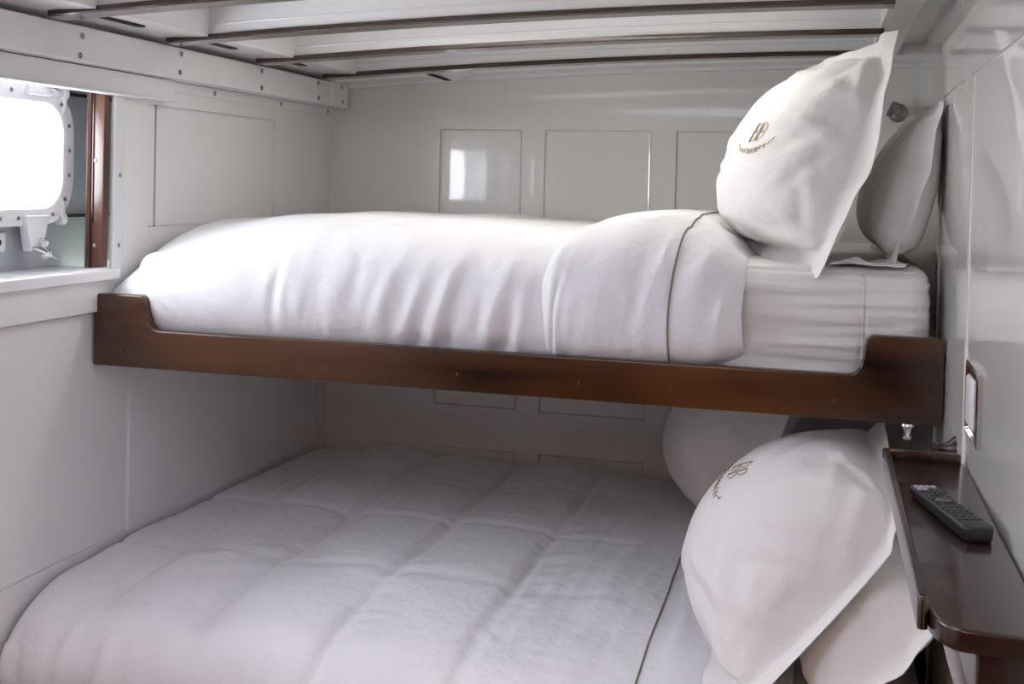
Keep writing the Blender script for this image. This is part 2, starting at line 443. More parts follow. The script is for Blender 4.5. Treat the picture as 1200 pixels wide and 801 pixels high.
        mb.build('wing_nut', M['chrome'], win, True)
        # round fixing boss on the hull
        mb = MB(); mb.box(HXX+.001, HXX+.010, yl-.115, yl-.065, cz-h/2-.098, cz-h/2-.052, 0.008, 3); ob = mb.build('boss', M['portmetal'], win, True)
        mb = MB(); mb.lathe([(0.008, 0), (0.008, .003), (0.005, .005)], (HXX+.010, yl-.09, cz-h/2-.075), (1, 0, 0), 12); mb.build('boss_screw', M['darkmetal'], ob, True)
    return win
porthole(1, W1, 1.940, 0.97, 2.66)
porthole(2, W2, 0.60, 0.50, 0.90)  # second porthole added out of view to brighten the cabin
# mahogany post in the window opening
wp = empty('window_post', (-1.745, 2.43, 1.29)); tag(wp, 'reddish varnished wooden post standing in the window recess beside the porthole', 'post')
mb = MB(); mb.box(XL-.036, XL-.0015, 2.436, 2.4595, 1.2905, 1.7605, 0.003); mb.build('post_body', M['post'], wp, True)
mb = MB(); mb.prism([(XL-.054, 2.459), (XL-.054, 2.441), (XL-.050, 2.433), (XL-.043, 2.429), (XL-.036, 2.432), (XL-.035, 2.459)], lambda a, b: (a, b, 1.2905), lambda a, b: (a, b, 1.7605)); mb.build('round_nosing', M['post'], wp, True)
mb = MB(); mb.box(XL-.0345, XL-.029, 2.4335, 2.438, 1.40, 1.74, 0.0015); mb.build('groove', M['darkmetal'], wp)
for z in (1.555, 1.345):
    mb = MB(); mb.lathe([(0.005, 0), (0.005, .001), (0.003, .002)], (XL-.025, 2.436, z), (0, -1, 0), 10); mb.build('screw', M['steel'], wp, True)

# ------------------------------------------------------------------ cloth solver (positions only, run once)
def normals(P):
    du = np.empty_like(P); dv = np.empty_like(P)
    du[:, 1:-1] = P[:, 2:]-P[:, :-2]; du[:, 0] = P[:, 1]-P[:, 0]; du[:, -1] = P[:, -1]-P[:, -2]
    dv[:, :, 1:-1] = P[:, :, 2:]-P[:, :, :-2]; dv[:, :, 0] = P[:, :, 1]-P[:, :, 0]; dv[:, :, -1] = P[:, :, -1]-P[:, :, -2]
    n = np.cross(du, dv)
    return n/(np.linalg.norm(n, axis=-1, keepdims=True)+1e-12)

def batches(P0, su=1.0, sv=1.0, bend=0.15):
    """constraint batches of a (L, ni, nj, 3) grid; su/sv scale the rest lengths along i/j"""
    L, ni, nj, _ = P0.shape
    su = np.broadcast_to(su, (ni, nj)); sv = np.broadcast_to(sv, (ni, nj))
    out = []
    def add(ia, ja, ib, jb, k, sc):
        a = (slice(None), ia[:, None], ja[None]); b = (slice(None), ib[:, None], jb[None])
        r = np.linalg.norm(P0[a]-P0[b], axis=-1, keepdims=True)
        s = sc[ia[:, None], ja[None]][None, ..., None]
        out.append((a, b, r*s, k))
    I, J = np.arange(ni), np.arange(nj)
    for p in (0, 1):
        i = I[p:ni-1:2]; add(i, J, i+1, J, 1.0, su)
        j = J[p:nj-1:2]; add(I, j, I, j+1, 1.0, sv)
        sd = (su+sv)/2
        i = I[p:ni-1:2]
        add(i, J[:-1], i+1, J[1:], 0.5, sd); add(i, J[1:], i+1, J[:-1], 0.5, sd)
    for p in (0, 2):
        i = np.array([q for q in range(ni-2) if q % 4 in (p, p+1)]); j = np.array([q for q in range(nj-2) if q % 4 in (p, p+1)])
        add(i, J, i+2, J, bend, su); add(I, j, I, j+2, bend, sv)
    return out

def solve(P, B, steps, iters=6, force=None, after=None, damp=0.9):
    Q = P.copy()
    for s in range(steps):
        V = (P-Q)*damp
        Q = P.copy()
        P = P+V
        if force is not None: P = P+force(P, s)
        for _ in range(iters):
            for a, b, r, k in B:
                d = P[b]-P[a]
                l = np.linalg.norm(d, axis=-1, keepdims=True)+1e-9
                c = d*(0.5*k*(l-r)/l)
                P[a] = P[a]+c; P[b] = P[b]-c
            if after is not None: P = after(P, s)
    return P

def grid_mesh(name, P, m, parent=None, close=False, subsurf=0, solid=0.0, flip=False):
    """P (ni, nj, 3)"""
    ni, nj = P.shape[:2]
    idx = np.arange(ni*nj).reshape(ni, nj)
    q = np.stack([idx[:-1, :-1], idx[1:, :-1], idx[1:, 1:], idx[:-1, 1:]], -1).reshape(-1, 4)
    if flip: q = q[:, ::-1]
    me = bpy.data.meshes.new(name)
    me.from_pydata(P.reshape(-1, 3).tolist(), [], q.tolist())
    o = link(name, me, m, parent, True)
    if solid:
        s = o.modifiers.new('solid', 'SOLIDIFY'); s.thickness = solid; s.offset = -1
    if subsurf:
        s = o.modifiers.new('sub', 'SUBSURF'); s.levels = subsurf; s.render_levels = subsurf
    return o

def smoothnoise(shape, cells, seed):
    """smooth random field built from low-res noise, bicubic-ish by repeated box blur"""
    r = np.random.default_rng(seed).normal(size=shape)
    for ax, c in enumerate(cells):
        k = max(1, int(c))
        w = np.hanning(2*k+3)[1:-1]; w /= w.sum()
        r = np.apply_along_axis(lambda v: np.convolve(np.pad(v, k, mode='reflect'), w, mode='valid'), ax, r)
    return r/(r.std()+1e-9)

# ------------------------------------------------------------------ pillows
def crease(X, S, segs):
    """ridges / valleys: (x0, s0, x1, s1, width, amp)"""
    h = np.zeros_like(X)
    for x0, s0, x1, s1, w, amp in segs:
        dx, ds = x1-x0, s1-s0; L2 = dx*dx+ds*ds
        t = np.clip(((X-x0)*dx+(S-s0)*ds)/L2, 0, 1)
        d2 = (X-x0-t*dx)**2+(S-s0-t*ds)**2
        h += amp*np.exp(-d2/(w*w))*np.sin(np.pi*np.clip(t*0.9+.05, 0, 1))**.5
    return h

def make_pillow(label, corners, vol, planes, seed, outset=(0, 0), size=(0.67, 0.67), flange=0.05, grav=0.25, n=56, logo=None, back=0.05, steps=110, group=None, pinw=0.6, free=(), bow=None, topbow=None, slack=1.06, edgek=0.12, wr=1.0, sag=0.5):
    """corners nb, nt, ft, fb: near-bottom, near-top, far-top, far-bottom of the pillowcase (metres)"""
    nb, nt, ft, fb = [np.array(c, float) for c in corners]
    u = np.linspace(0, 1, n); v = np.linspace(0, 1, n)
    U, V = np.meshgrid(u, v, indexing='ij')     # u: near -> far, v: bottom -> top
    flat = (nb*(1-U)[..., None]*(1-V)[..., None] + fb*U[..., None]*(1-V)[..., None] + nt*(1-U)[..., None]*V[..., None] + ft*U[..., None]*V[..., None])
    if bow is not None: flat = flat+np.array(bow)*(np.sin(np.pi*V)*(1-U)**1.5)[..., None]
    if topbow is not None: flat = flat+np.array(topbow)*(np.sin(np.pi*U)*V**2)[..., None]
    # rest sheet of true size
    R = np.repeat(flat[None], 2, 0)
    size = (float(np.linalg.norm(fb-nb)+np.linalg.norm(ft-nt))/2, float(np.linalg.norm(nt-nb)+np.linalg.norm(ft-fb))/2)
    fl = flange/size[0]
    inn = (U > fl) & (U < 1-fl) & (V > fl) & (V < 1-fl)
    sl = np.where(inn, slack, 1.0)+0.015*smoothnoise((n, n), (4, 4), seed+50)*inn
    B = batches(R, sl, sl, 0.08)
    wob = smoothnoise((n, n), (6, 6), seed+9)*0.004
    N0 = np.cross(fb-nb, nt-nb); N0 /= np.linalg.norm(N0)
    if N0[0] > 0: N0 = -N0                     # front faces the cabin (-x)
    planes = list(planes)+[(tuple(nb-N0*back), tuple(N0))]
    fl = flange/size[0]
    inner = (U > fl) & (U < 1-fl) & (V > fl) & (V < 1-fl)
    h = 0.02*np.clip(np.minimum(np.minimum(U-fl, 1-fl-U), np.minimum(V-fl, 1-fl-V))*12, 0, 1)
    nz = smoothnoise((n, n), (3, 3), seed)*0.003
    P = np.stack([flat+N0*(h+nz*inner)[..., None], flat-N0*(h-nz*inner)[..., None]])
    side = np.array([1.0, -1.0])[:, None, None, None]
    cs = [(0, 0, nb), (0, n-1, nt), (n-1, n-1, ft), (n-1, 0, fb)]
    cell = size[0]*size[1]/(n-1)**2
    sgn = 1.0
    nn = normals(P)
    if (nn[0]*N0).sum() < 0: sgn = -1.0
    state = {'p': 0.0}
    wf = np.clip(np.minimum(np.minimum(U-fl, 1-fl-U), np.minimum(V-fl, 1-fl-V))*30, 0, 1)[None, ..., None]
    def force(P, s):
        nn = normals(P)*sgn*side
        # volume of the cushion between both layers
        mid = (P[0]+P[1])/2
        dvol = ((P[0]-P[1])*normals(P)[0]*sgn).sum(-1)
        V_ = float((np.abs(dvol)*inner).sum()*cell)
        state['p'] = np.clip(state['p']+(vol-V_)*0.05, 0, 0.0030)
        f = nn*wf*state['p']*(1+sag*(1-2*V))[None, ..., None]
        f[..., 2] -= grav*0.0004
        return f
    def after(P, s):
        m = (P[0]+P[1])/2
        P = np.where(inner[None, ..., None], P, m[None])
        tgt = flat+N0*wob[..., None]
        P = np.where(inner[None, ..., None], P, P+(tgt[None]-P)*edgek)
        for k, (i, j, t) in enumerate(cs):
            if k in free: continue
            P[:, i, j] += (t-P[:, i, j])*pinw
        for (pt, nr) in planes:
            pt = np.array(pt); nr = np.array(nr, float); nr /= np.linalg.norm(nr)
            d = ((P-pt)*nr).sum(-1, keepdims=True)
            P = P-nr*np.minimum(d, 0)
        return P
    P = solve(P, B, steps, 5, force, after, 0.92)
    nf = normals(P)*sgn
    # pressed-in creases running in from the seam
    rg = np.random.default_rng(seed+100)
    hh = np.zeros((n, n)); X_, Y_ = U*size[0], V*size[1]
    for k in range(34):
        a = rg.uniform(0, 4); q = int(a); t_ = .12+.76*(a-q) if rg.random() < .6 else (.12+.1*rg.random())
        ex, ey = [(t_, fl), (fl, t_), (t_, 1-fl), (1-fl, t_)][q]
        tx, ty = .5+rg.normal()*.16-ex, .45+rg.normal()*.16-ey
        l_ = math.hypot(tx, ty)+1e-6; ln = rg.uniform(.05, .17)
        ang = rg.normal()*.45; ca, sa = math.cos(ang), math.sin(ang); tx, ty = (tx*ca-ty*sa)/l_, (tx*sa+ty*ca)/l_
        x0, y0_ = ex*size[0]+tx*rg.uniform(0, .08), ey*size[1]+ty*rg.uniform(0, .08)
        hh += crease(X_, Y_, [(x0, y0_, x0+tx*ln, y0_+ty*ln, rg.uniform(.008, .016), rg.choice([-1, 1])*rg.uniform(.002, .0055)*wr)])
    hh *= inner
    P = P+nf*hh[None, ..., None]*np.array([1, .3])[:, None, None, None]
    nf = normals(P)*sgn
    # build one closed mesh: two layers, flange kept 1.6 mm thick
    th = np.where(inner, 0.0, 0.0011)[..., None]
    A = P[0]+nf[0]*th; C_ = P[1]-nf[0]*th
    idx = np.arange(n*n).reshape(n, n)
    q = np.stack([idx[:-1, :-1], idx[1:, :-1], idx[1:, 1:], idx[:-1, 1:]], -1).reshape(-1, 4)
    q2 = q[:, ::-1]+n*n
    rim = []
    loop = [idx[i, 0] for i in range(n)] + [idx[n-1, j] for j in range(1, n)] + [idx[i, n-1] for i in range(n-2, -1, -1)] + [idx[0, j] for j in range(n-2, 0, -1)]
    for k in range(len(loop)):
        a, b = loop[k], loop[(k+1) % len(loop)]
        rim.append((a, a+n*n, b+n*n, b))
    base = A.reshape(-1, 3).min(0); base = np.array([A[..., 0].mean(), A[..., 1].mean(), min(A[..., 2].min(), C_[..., 2].min())])
    root = empty('pillow', tuple(base)); tag(root, label, 'pillow', group)
    me = bpy.data.meshes.new('pillowcase')
    me.from_pydata(np.concatenate([A.reshape(-1, 3), C_.reshape(-1, 3)]).tolist(), [], [list(map(int, f)) for f in np.concatenate([q, q2, np.array(rim)])])
    o = link('pillowcase', me, M['cloth'], root, True)
    bm = bmesh.new(); bm.from_mesh(me); bmesh.ops.recalc_face_normals(bm, faces=bm.faces[:]); bm.to_mesh(me); bm.free()
    s = o.modifiers.new('sub', 'SUBSURF'); s.levels = 1; s.render_levels = 1
    if logo is not None:
        lu, lv, ls, la = logo
        def at(x, y, lift=0.0016):
            ca, sa = math.cos(la), math.sin(la)
            uu = lu-(x*ca-y*sa)*ls/size[0]; vv = lv+(x*sa+y*ca)*ls/size[1]
            gu, gv = np.clip(uu, 0, 1)*(n-1), np.clip(vv, 0, 1)*(n-1)
            i, j = int(min(gu, n-2)), int(min(gv, n-2)); a, b = gu-i, gv-j
            g = lambda F: F[i, j]*(1-a)*(1-b)+F[i+1, j]*a*(1-b)+F[i, j+1]*(1-a)*b+F[i+1, j+1]*a*b
            nn = g(nf[0]); nn = nn/np.linalg.norm(nn)
            return g(A)+nn*lift
        mb = MB()
        r = 0.0007
        def stroke(pts, rr=r):
            mb.tube([tuple(at(*p)) for p in pts], rr, 5)
        # two slanted capital B letters, each drawn with doubled stems
        sl = 0.28
        for ox in (-0.36, 0.06):
            T = lambda x, y: (ox+x+sl*y, y)
            stroke([T(0.02, 0), T(0.02, .45), T(0.02, .9)], r*2)
            for (y0, y1, w) in ((0, .46, .33), (.46, .9, .28)):
                arc = [T(0.05, y0)]+[T(.09+w*math.sin(t)*.75, y0+(y1-y0)*(1-math.cos(t))/2) for t in np.linspace(0.25, math.pi-.25, 9)]+[T(0.05, y1)]
                stroke(arc)
        # laurel sprays curving up either side from the middle
        for sx in (-1, 1):
            stem = [(sx*(0.06+1.25*t), -0.52+0.06*math.sin(6*t)+0.62*t*t) for t in np.linspace(0, 1, 16)]
            stroke(stem, r*.8)
            for k in range(2, 15, 3):
                x, y = stem[k]
                L_ = .20*(1-k/22)
                for q_, dy in ((1, .8), (-1, -.9)):
                    stroke([(x, y), (x+sx*L_*.5, y+dy*L_*.75), (x+sx*L_*.9, y+dy*L_*.55)], [r*.6, r*1.7, r*.5])
        for k in range(3):
            a0 = k*2.1
            stroke([(-.12+.1*math.cos(a0+t), -.50+.12*math.sin(a0+t)) for t in np.linspace(0, 3.5, 7)], r)
            stroke([(.14+.1*math.cos(a0+t), -.50+.12*math.sin(a0+t)) for t in np.linspace(0, 3.5, 7)], r)
        mb.build('embroidered_monogram', M['gold'], root, True)
    return root, P

WALLP = ((XR-.004, 0, 0), (-1, 0, 0))
# E: back pillow of the upper bunk
make_pillow('plain white pillow leaning on the right wall behind the monogrammed one, upper bunk',
            [(0.150, 2.50, 1.372), (0.228, 2.50, 1.715), (0.21, 3.12, 1.73), (0.12, 3.12, 1.372)], 0.011,
            [WALLP, ((0, 0, 1.364), (0, 0, 1)), ((0.02, 2.5, 1.365), (1, 0.15, -.25))], 3, size=(0.66, 0.40), flange=0.035, n=50, steps=90, bow=(.012, -.01, 0))
E_root = [o for o in bpy.data.objects if o.name == 'pillow'][0]
gx, gy = np.meshgrid(np.linspace(0, 1, 26), np.linspace(0, 1, 20), indexing='ij')
fz = 1.3685+.005*np.abs(smoothnoise(gx.shape, (4, 3), 77))*np.sin(np.pi*gx)**.5+.003*np.sin(gx*14+gy*5)*gy
FP = np.stack([.012+.15*gx+.02*gy, 2.462+.15*gy+.012*np.sin(gx*5), fz], -1)
grid_mesh('case_flap', FP, M['cloth'], E_root, solid=.002, subsurf=1)
# F: front sham of the upper bunk
make_pillow('large white pillow with gold monogram propped upright on the upper bunk',
            [(-.010, 2.44, 1.338), (0.145, 2.58, 1.870), (-.080, 3.10, 1.830), (-.230, 2.96, 1.366)], 0.020,
            [((0, 0, 1.336), (0, 0, 1)), ((.135, 0, 0), (-1, 0, .12))], 5, size=(0.62, 0.60), n=60, logo=(0.40, 0.47, 0.036, 0.15), bow=(.030, -.020, 0), wr=2.2, slack=1.07)
# lower bed
make_pillow('white monogrammed pillow at far right corner of the lower bed, by the back wall',
            [(-.27, 3.05, 0.60), (-.02, 3.05, 1.02), (-.06, 3.68, 1.03), (-.425, 3.70, 0.60)], 0.028,
            [((0, 0, .592), (0, 0, 1)), ((0, YB-.01, 0), (0, -1, 0)), WALLP, ((0, 0, 1.05), (0, 0, -1))], 11, size=(0.68, 0.58), n=50, logo=(0.28, 0.66, 0.032, 0.0))
make_pillow('plain white pillow under the shelf, behind the front monogrammed one on lower bed',
            [(0.015, 1.96, 0.60), (0.222, 2.10, 0.755), (0.222, 2.80, 0.90), (0.00, 2.80, 0.60)], 0.016,
            [WALLP, ((0, 0, .592), (0, 0, 1)), ((-.161, 1.951, .5625), (.685, .032, -.728))], 13, flange=.06, back=.02, size=(0.70, 0.36), n=50)
make_pillow('big white monogrammed pillow at front right of the lower bed',
            [(-.185, 1.95, 0.588), (0.160, 2.24, 0.925), (0.165, 2.86, 1.005), (-.205, 2.66, 0.60)], 0.031,
            [((0, 0, .585), (0, 0, 1)), ((0.215, 2.4, 0.9), (-1, 0, 0)), ((0, 0, 1.048), (0, 0, -1))], 17, size=(0.70, 0.52), n=60, logo=(0.50, 0.50, 0.042, -0.55), slack=1.08, flange=.078, back=.03, bow=(.075, 0, -.02), topbow=(-.02, 0, .045), wr=2.3, sag=.8)

# ------------------------------------------------------------------ bedding: profiles swept along X
def smooth_profile(pts, spacing_fn):
    """Catmull-Rom through (y, z) points, resampled by arc length spacing"""
    P = np.array(pts, float)
    P = np.vstack([2*P[0]-P[1], P, 2*P[-1]-P[-2]])
    C = []
    for i in range(1, len(P)-2):
        for t in np.linspace(0, 1, 24, endpoint=False):
            a, b, c, d = P[i-1], P[i], P[i+1], P[i+2]
            C.append(0.5*((2*b)+(-a+c)*t+(2*a-5*b+4*c-d)*t*t+(-a+3*b-3*c+d)*t**3))
    C.append(P[-2]); C = np.array(C)
    s = np.concatenate([[0], np.cumsum(np.linalg.norm(np.diff(C, axis=0), axis=1))])
    out = [0.0]
    while out[-1] < s[-1]: out.append(out[-1]+spacing_fn(out[-1]))
    out = np.array(out); out *= s[-1]/out[-1]
    return np.stack([np.interp(out, s, C[:, 0]), np.interp(out, s, C[:, 1])], 1), out

def rand_creases(nc, xr, sr, ang, spread, seed, ln=(.05, .16), w=(.006, .012), amp=(.002, .005)):
    g = np.random.default_rng(seed); out = []
    for k in range(nc):
        x, y = g.uniform(*xr), g.uniform(*sr); a = ang+g.normal()*spread; l = g.uniform(*ln)
        out.append((x, y, x+l*math.cos(a), y+l*math.sin(a), g.uniform(*w), g.choice([-1, 1, 1])*g.uniform(*amp)))
    return out

def relax_cloth(P0, exu, exv, seed, amp=0.003, dmax=0.03, steps=40, press=0.0003, bend=0.25, pin=None, dmin=-0.002, cells=(3, 5)):
    P0 = P0[None]
    N = normals(P0)
    if N[0, :, :, 2].mean() < 0: N = -N
    B = batches(P0, 1+exu, 1+exv, bend)
    P = P0+N*(smoothnoise(P0.shape[1:3], cells, seed)*amp)[None, ..., None]
    pinm = np.zeros(P0.shape[1:3]) if pin is None else pin
    pinm = pinm[None, ..., None]
    def force(P, s): return N*press
    def after(P, s):
        d = ((P-P0)*N).sum(-1, keepdims=True)
        P = P+N*(np.clip(d, dmin, dmax)-d)
        t = (P-P0)-((P-P0)*N).sum(-1, keepdims=True)*N
        P = P-t*0.02
        return P*(1-pinm)+P0*pinm
    P = solve(P, B, steps, 5, force, after, 0.85)
    return P[0], N[0]

# ---- upper duvet
prof, S = smooth_profile([(2.462, 1.10), (2.445, 1.155), (2.425, 1.19), (2.418, 1.25), (2.432, 1.31), (2.48, 1.352), (2.60, 1.382), (2.85, 1.396), (3.3, 1.396), (3.62, 1.385), (3.725, 1.34), (3.745, 1.25)], lambda s: 0.012 if s < .45 else 0.026)
xs = np.arange(-1.695, -0.235, 0.0125)
X, Sg = np.meshgrid(xs, S, indexing='ij')
Yg = np.broadcast_to(prof[:, 0], X.shape).copy(); Zg = np.broadcast_to(prof[:, 1], X.shape).copy()
# left end rounds down to the foot, slightly fuller in the middle
wl = np.clip(1-(X+1.695)/0.40, 0, 1)**1.5
top = np.clip((Zg-1.16)/0.26, 0, 1)
gfac = 1-wl*(.46*np.exp(-((Yg-2.40)/.26)**2)+.10)
Zg = np.where(Zg > 1.16, 1.16+(Zg-1.16)*gfac, Zg)
Yg = Yg+wl**3*0.02*(Yg < 2.55)
Zg += 0.012*np.exp(-((X+1.15)/.35)**2)*top - 0.010*np.exp(-((X+.62)/.25)**2)*top
P0 = np.stack([X, Yg, Zg], -1)
N0 = normals(P0[None])[0]; N0 *= np.sign(N0[..., 2].mean())
segs = [(-.94, .05, -.86, .20, .012, .012), (-.86, .05, -.78, .26, .013, .013), (-.82, .02, -.80, .12, .012, -.012), (-.90, .02, -.87, .12, .010, -.010),
        (-.74, .03, -.66, .26, .018, .014), (-.70, .02, -.63, .20, .012, -.011), (-.66, .03, -.62, .25, .016, .012), (-.62, .20, -.80, .36, .03, .010),
        (-1.0, .06, -.94, .22, .014, .008), (-1.22, .03, -1.20, .30, .010, .006), (-1.24, .05, -1.22, .25, .010, -.005), (-1.1, .05, -1.04, .25, .013, .006),
        (-1.45, .08, -1.30, .30, .03, .005), (-.78, .30, -.60, .55, .02, .007), (-.9, .35, -.62, .62, .02, .006), (-1.05, .40, -.80, .70, .03, .006), (-.60, .30, -.55, .45, .02, .006),
        (-1.67, .10, -1.62, .22, .015, -.015)]
segs += rand_creases(26, (-1.3, -.6), (.02, .25), 1.35, .25, 1)+rand_creases(34, (-1.25, -.62), (.2, .75), .75, .35, 2, (.08, .22), (.008, .016), (.002, .005))+rand_creases(22, (-1.6, -1.1), (.05, .5), 1.3, .5, 3, amp=(.001, .003))
P0 = P0+N0*(crease(X, Sg, segs)+0.0035*smoothnoise(X.shape, (10, 10), 2)*np.clip(Sg/.1, 0, 1))[..., None]
front = np.exp(-(Sg/.22)**2)
exu = 0.003+0.010*front*np.clip((X+1.3)/.5, 0.15, 1)
pin = np.zeros(X.shape); pin[:, :4] = 1; pin[:, -2:] = 1; pin[0] = .6
PU, NU = relax_cloth(P0, exu, 0.002, 4, amp=0.003, dmax=0.022, pin=pin, cells=(2, 7))
PU[..., 0] = np.clip(PU[..., 0], XL+.012, None)
du = empty('duvet', (-1.0, 3.1, 1.15)); tag(du, 'puffy white duvet on the upper bunk with its head end turned back', 'duvet')
grid_mesh('duvet_cover', PU, M['duvet'], du, solid=0.010, subsurf=1)
# turned back part
fx = np.arange(-0.605, -0.150, 0.0095)
prof2, S2 = smooth_profile([(2.462, 1.135), (2.430, 1.158), (2.412, 1.20), (2.402, 1.26), (2.416, 1.33), (2.465, 1.382), (2.58, 1.416), (2.85, 1.428), (3.3, 1.428), (3.63, 1.41), (3.735, 1.35), (3.752, 1.25)], lambda s: 0.012 if s < .45 else 0.026)
X, Sg = np.meshgrid(fx, S2, indexing='ij')
t = (X-fx[0])/(fx[-1]-fx[0])
Yg = np.broadcast_to(prof2[:, 0], X.shape).copy(); Zg = np.broadcast_to(prof2[:, 1], X.shape).copy()
P0 = np.stack([X, Yg, Zg], -1)
N0 = normals(P0[None])[0]; N0 *= np.sign(N0[..., 2].mean())
topw = np.clip((Sg-.15)/.3, 0, 1)
bulge = -0.030*np.clip(1-t/.055, 0, 1)**2*1.0 + 0.010*np.sin(np.pi*np.clip(t, 0, 1))*(1+topw) - topw*0.075*np.clip((t-.62)/.38, 0, 1)**1.6 - (1-topw)*0.016*np.clip((t-.85)/.15, 0, 1)**2
P0 = P0+N0*bulge[..., None]
P0[..., 0] += topw*0.075*(1-t)+0.012*np.sin(Sg*14)*(t < .1)*(1-topw) + 0.004*np.clip((t-.9)/.1, 0, 1)*np.sin(Sg*26+.5)*(1-topw)
segs2 = [(-.58, .02, -.57, .30, .008, .008), (-.56, .02, -.545, .26, .009, .009), (-.575, .02, -.555, .2, .006, -.008), (-.53, .05, -.52, .18, .010, .006), (-.5, .2, -.42, .45, .02, .006), (-.45, .25, -.36, .5, .02, .006), (-.27, .15, -.22, .36, .018, .006), (-.22, .05, -.19, .25, .012, .006), (-.30, .2, -.25, .4, .015, -.005), (-.5, .06, -.42, .09, .01, .005)]
segs2 += rand_creases(26, (-.56, -.2), (.03, .3), 1.4, .3, 5)+rand_creases(24, (-.5, -.22), (.25, .7), .8, .4, 6)
P0 = P0+N0*(crease(X, Sg, segs2)+0.0028*smoothnoise(X.shape, (9, 9), 12))[..., None]
exu = 0.004+0.020*np.exp(-(Sg/.25)**2)
pin = np.zeros(X.shape); pin[:, :3] = 1; pin[:, -2:] = 1
PF, NF = relax_cloth(P0, exu, 0.002, 14, amp=0.002, dmax=0.012, pin=pin, cells=(2, 7))
grid_mesh('turned_back_hem', PF, M['duvet'], du, solid=0.014, subsurf=1)
ip = int(round((-0.312-fx[0])/(fx[-1]-fx[0])*(len(fx)-1)))
PS = (PF[ip-1]+PF[ip]+PF[ip+1])/3; PS = PS.copy()
for _ in range(4): PS[1:-1, 0] = (PS[:-2, 0]+PS[1:-1, 0]*2+PS[2:, 0])/4
mb = MB(); mb.tube([tuple(PS[j]+NF[ip, j]*0.0014) for j in range(2, len(S2)-1)], 0.0022, 6); mb.build('piping', M['piping'], du, True)

# ---- lower duvet
prof3, S3 = smooth_profile([(2.105, .34), (2.062, .385), (2.040, .43), (2.046, .485), (2.095, .535), (2.18, .562), (2.32, .574), (2.7, .578), (3.3, .575), (3.6, .566), (3.72, .550), (3.758, .50)], lambda s: 0.013 if s < .45 else 0.022)
xs3 = np.arange(-1.700, -0.02, 0.0145)
X, Sg = np.meshgrid(xs3, S3, indexing='ij')
Yg = np.broadcast_to(prof3[:, 0], X.shape).copy(); Zg = np.broadcast_to(prof3[:, 1], X.shape).copy()
P0 = np.stack([X, Yg, Zg], -1)
e = np.clip((X+1.70)/0.14, 0, 1); rnd = (1-(1-e)**2)**.5
P0[..., 1] += (1-rnd)*0.05*np.clip((2.6-Yg)/.4, 0, 1)
P0[..., 2] -= (1-rnd)*0.022*(Zg > .5)
N0 = normals(P0[None])[0]; N0 *= np.sign(N0[..., 2].mean())
def stitch(D, w): return np.exp(-(D/w)**2)
yy = P0[..., 1]
qx = sum(stitch(X-c, .012) for c in (-1.50, -1.25, -.955, -.665))
qy = sum(stitch(yy-c, .011)*((X < -.45)) for c in (2.51, 2.93, 3.36))
topm = np.clip((Sg-.16)/.15, 0, 1)
hq = -0.016*np.clip(qx, 0, 1)*1.2*topm*(.7+.3*np.sin(yy*9+X*5)) - 0.013*np.clip(qy, 0, 1)*topm
puff = 0.014*np.abs(np.sin(np.pi*(X+.955)/.295))**.7*topm*(X < -.66)
hump = 0.022*np.exp(-((X+1.38)/.22)**2-((yy-3.6)/.25)**2) + 0.012*np.exp(-((X+.75)/.25)**2-((yy-3.6)/.2)**2)
segs3 = [(-1.53, .03, -1.52, .26, .018, .012), (-1.48, .02, -1.45, .22, .014, -.010), (-1.43, .02, -1.42, .25, .018, .012), (-1.36, .02, -1.33, .2, .014, .008), (-1.24, .04, -1.17, .24, .018, .013), (-1.2, .02, -1.12, .18, .012, -.010),
         (-1.62, .05, -1.66, .25, .02, -.012), (-1.05, .03, -1.0, .22, .016, .007), (-.9, .03, -.86, .2, .014, .006), (-.75, .03, -.7, .24, .014, .006), (-.6, .05, -.52, .35, .012, .006),
         (-1.45, .55, -1.3, .72, .02, .006), (-1.42, .5, -1.27, .6, .012, .006), (-1.05, .62, -1.0, .66, .02, .007), (-.99, .6, -.85, .63, .018, .007), (-.97, .68, -.78, .74, .02, .006), (-.9, .55, -.88, .6, .02, .006),
         (-.60, .3, -.56, 1.1, .012, .006), (-.52, .3, -.50, 1.0, .010, -.005), (-.47, .35, -.44, 1.1, .014, .006), (-.41, .3, -.40, .9, .010, -.005), (-.26, .3, -.28, 1.3, .016, .009), (-.295, .3, -.30, 1.3, .008, -.005)]
segs3 += rand_creases(24, (-1.65, -.3), (.02, .25), 1.45, .25, 7, w=(.008, .015), amp=(.003, .007))
for cx_ in (-1.25, -.955, -.665):
    for s_ in (.4, .62, .85, 1.1, 1.4): segs3 += rand_creases(5, (cx_-.05, cx_+.02), (s_-.1, s_+.1), .3, .5, int(1000*s_-100*cx_), (.05, .14), (.006, .012), (.003, .008))
segs3 += rand_creases(24, (-.62, -.35), (.3, 1.4), 1.5, .12, 9, (.1, .3), (.006, .012), (.003, .006))+rand_creases(30, (-1.6, -.5), (.3, 1.5), .9, .6, 10, (.06, .16), (.008, .014), (.002, .005))
P0 = P0+N0*(hq+puff+hump+crease(X, Sg, segs3)+0.0035*smoothnoise(X.shape, (9, 9), 22))[..., None]
exu = 0.004+0.014*np.exp(-(Sg/.24)**2)+0.012*np.clip(qy, 0, 1)*topm
exv = 0.003+0.012*np.clip(qx, 0, 1)*topm
pin = np.zeros(X.shape); pin[:, :3] = 1; pin[:, -2:] = 1
PL, NL = relax_cloth(P0, exu, exv, 24, amp=0.0025, dmax=0.016, pin=pin, cells=(2, 6))
PL[..., 0] = np.clip(PL[..., 0], XL+.012, None); PL[..., 1] = np.clip(PL[..., 1], None, YB-.014)
dl = empty('duvet', (-.95, 2.95, .56)); tag(dl, 'quilted white duvet spread over the wide lower bed', 'duvet')
